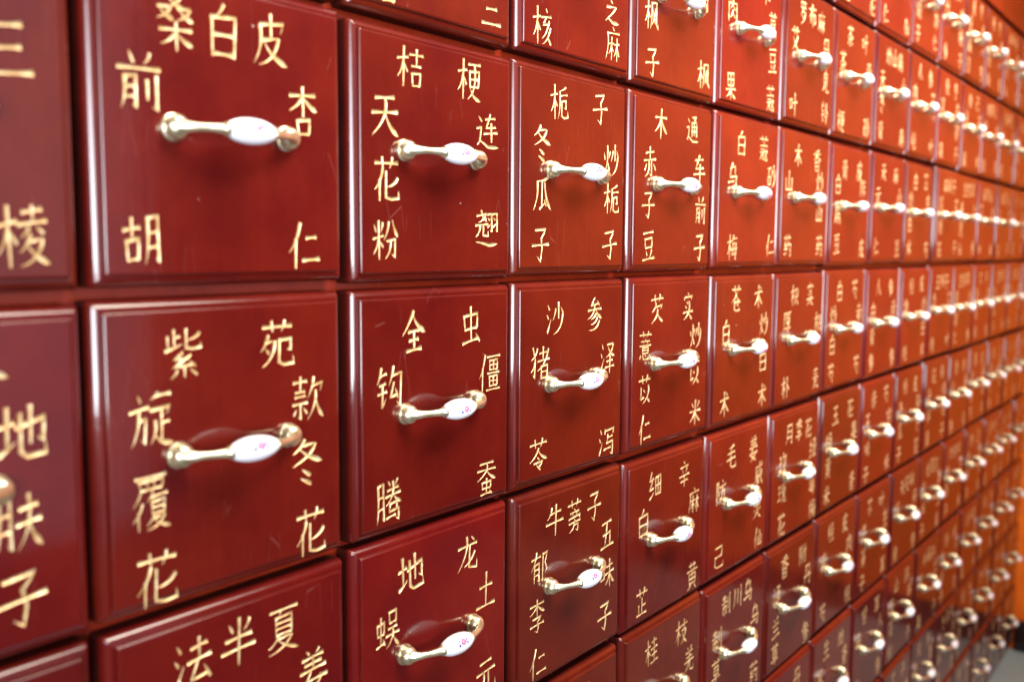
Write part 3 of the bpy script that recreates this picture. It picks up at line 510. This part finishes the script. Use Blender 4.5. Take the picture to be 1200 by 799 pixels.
NAMES = {(0, 0): '生地 山药 三元', (0, 1): '甘草 贝子 三棱', (0, 2): '麦冬 防己 地肤子', (0, 3): '白术 丹参 川贝',
 (1, 0): '苏叶 香附 杏仁', (1, 1): '桑白皮 前胡 杏仁', (1, 2): '紫苑 旋覆花 款冬花', (1, 3): '法半夏 半夏 姜半夏',
 (2, 0): '沙参 木香 元三', (2, 1): '桔梗 天花粉 连翘', (2, 2): '全虫 钩腾 僵蚕', (2, 3): '地龙 蜈蚣 土元',
 (3, 0): '青果 青核 白芝麻', (3, 1): '栀子 冬瓜子 炒栀子', (3, 2): '沙参 猪苓 泽泻', (3, 3): '牛蒡子 郁李仁 五味子',
 (4, 0): '元参 青枫子 香枫', (4, 1): '木通 赤子豆 车前子', (4, 2): '芡实 薏苡仁 炒苡米', (4, 3): '细辛 白芷 麻黄', (4, 4): '桂枝 山药 羌子',
 (5, 0): '陈术 肉果 草豆蔻', (5, 1): '白蔻 乌梅 砂仁', (5, 2): '苍术 白术 炒白术', (5, 3): '毛姜 防己 威灵仙', (5, 4): '制川乌 制草乌 乌药',
 (6, 0): '罗布麻 艾叶 马兜铃', (6, 1): '木香 山药 炒山药', (6, 2): '枳实 厚朴 枳壳', (6, 3): '月季花 玫瑰花 绿萼梅', (6, 4): '香附 泽兰草 丹参',
 (7, 0): '茶叶 茶梗 青砂', (7, 1): '青皮 白扁豆 陈皮', (7, 2): '白芍 炒白芍 赤芍', (7, 3): '玉花 胡黄米 果香',
 (8, 1): '天麻 元仁 山豆', (8, 2): '人参 白青参 赤参', (8, 0): '炒山扁 天冬青 山扁'}
POOL = ('天麻 人参 白术 草果 麻黄 沙参 麦冬 天冬 甘草 苏叶 苏木 肉桂 桂皮 山药 山栀 川贝 生地 桑叶 桑枝 泽兰 香附 青皮 陈皮 赤芍 白芍 丹参 生姜 白芷 苍术 木香 羌皮 黄米 防己 元参 '
        '苏子 芥子 前胡 贝子 细辛 乌梅 地丹 半夏 花粉 天仙 公花 甘米').split()
POOL3 = '车前子 五味子 炒白术 炒白芍 白扁豆 炒山药 冬瓜子 款冬花 牛蒡子 旋覆花 玫瑰花 地肤子 炒栀子 薏苡仁 桑白皮 天花粉 威灵仙 郁李仁 草豆蔻 法半夏 生甘草 炒麦仁'.split()
JIT = {(2, 1): (13, 8), (3, 1): (-10, 0), (4, 1): (-12, 1), (5, 1): (10, -6), (6, 1): (9, -8), (1, 2): (-8, -2), (2, 2): (7, 0), (3, 2): (-3, -5), (4, 2): (3, -8), (5, 2): (12, 4), (6, 2): (-10, 7),
 (7, 2): (-10, -4), (8, 2): (-8, 8), (1, 3): (0, 4), (2, 3): (-1, -12), (3, 3): (2, -7), (4, 3): (2, 10), (5, 3): (1, 9), (6, 3): (-6, 12), (4, 4): (5, -10), (5, 4): (11, 11), (6, 4): (9, 10), (8, 0): (-5, -4), (9, 0): (9, -9)}
HJ = {(2, 1): 5.0, (2, 2): -2.5, (1, 1): 0.5, (1, 2): -1.0, (3, 2): -1.5, (2, 3): -1.5}
ORD = 'first second third fourth fifth sixth seventh eighth ninth tenth eleventh twelfth thirteenth fourteenth fifteenth sixteenth'.split()
seen = set(); n_no = 0
for v in range(TOPV, BOTV):
    for u in range(NCOL):
        if (u, v) in NAMES: nm = NAMES[(u, v)].split()
        else:
            while True:
                nm = [rng.choice(POOL3 if rng.random() < .3 else POOL), rng.choice(POOL3 if rng.random() < .45 else POOL), rng.choice(POOL3 if rng.random() < .4 else POOL)]
                if len(set(nm)) == 3 and tuple(nm) not in seen: break
        seen.add(tuple(nm))
        jx, jz = JIT.get((u, v), (rng.uniform(-8, 8), rng.uniform(-8, 8)))
        out = rng.choice((0, 0, 0.6, 1.2, 2.0)) * 0.001 if (u, v) not in NAMES else rng.uniform(0, 0.0006)
        if (u, v) == (10, 1): out = 0.007; jx = 6
        x0 = X(u + jx/1000) - 0.0010 + W/2; z0 = Z(v + jz/1000) + 0.0035 - W
        row = v - TOPV
        lab = 'red lacquered drawer lettered %s, %s, %s in gold, %s row from the top, %s column' % (nm[0], nm[1], nm[2], ORD[row], ORD[u])
        d = thing('herb_drawer', lab, 'drawer', (x0, -out, z0), 'herb drawers in the cabinet wall')
        link('front_panel', FRONT, None, d)
        hx, hz = rng.uniform(-1, 1)*mm, W/2 + 0.0005 + rng.uniform(-1, 1)*mm + HJ.get((u, v), 0)*mm
        h = link('handle', BOW, None, d, (hx, 0, hz)); h.rotation_euler = (0, rng.uniform(-.012, .012), 0)
        link('foot', FOOT, None, h, (-43*mm, -0.0003, 0)); link('foot', FOOT, None, h, (43*mm, -0.0003, 0))
        e = link('porcelain_grip', EGG, None, h, (0, -19.7*mm, 0)); e.rotation_euler = (rng.uniform(-.5, .5), 0, 0)
        for s, t in zip('tlr', nm): inscribe(t, s, (u*100+v*7)*3+ord(s), d, (u, v))
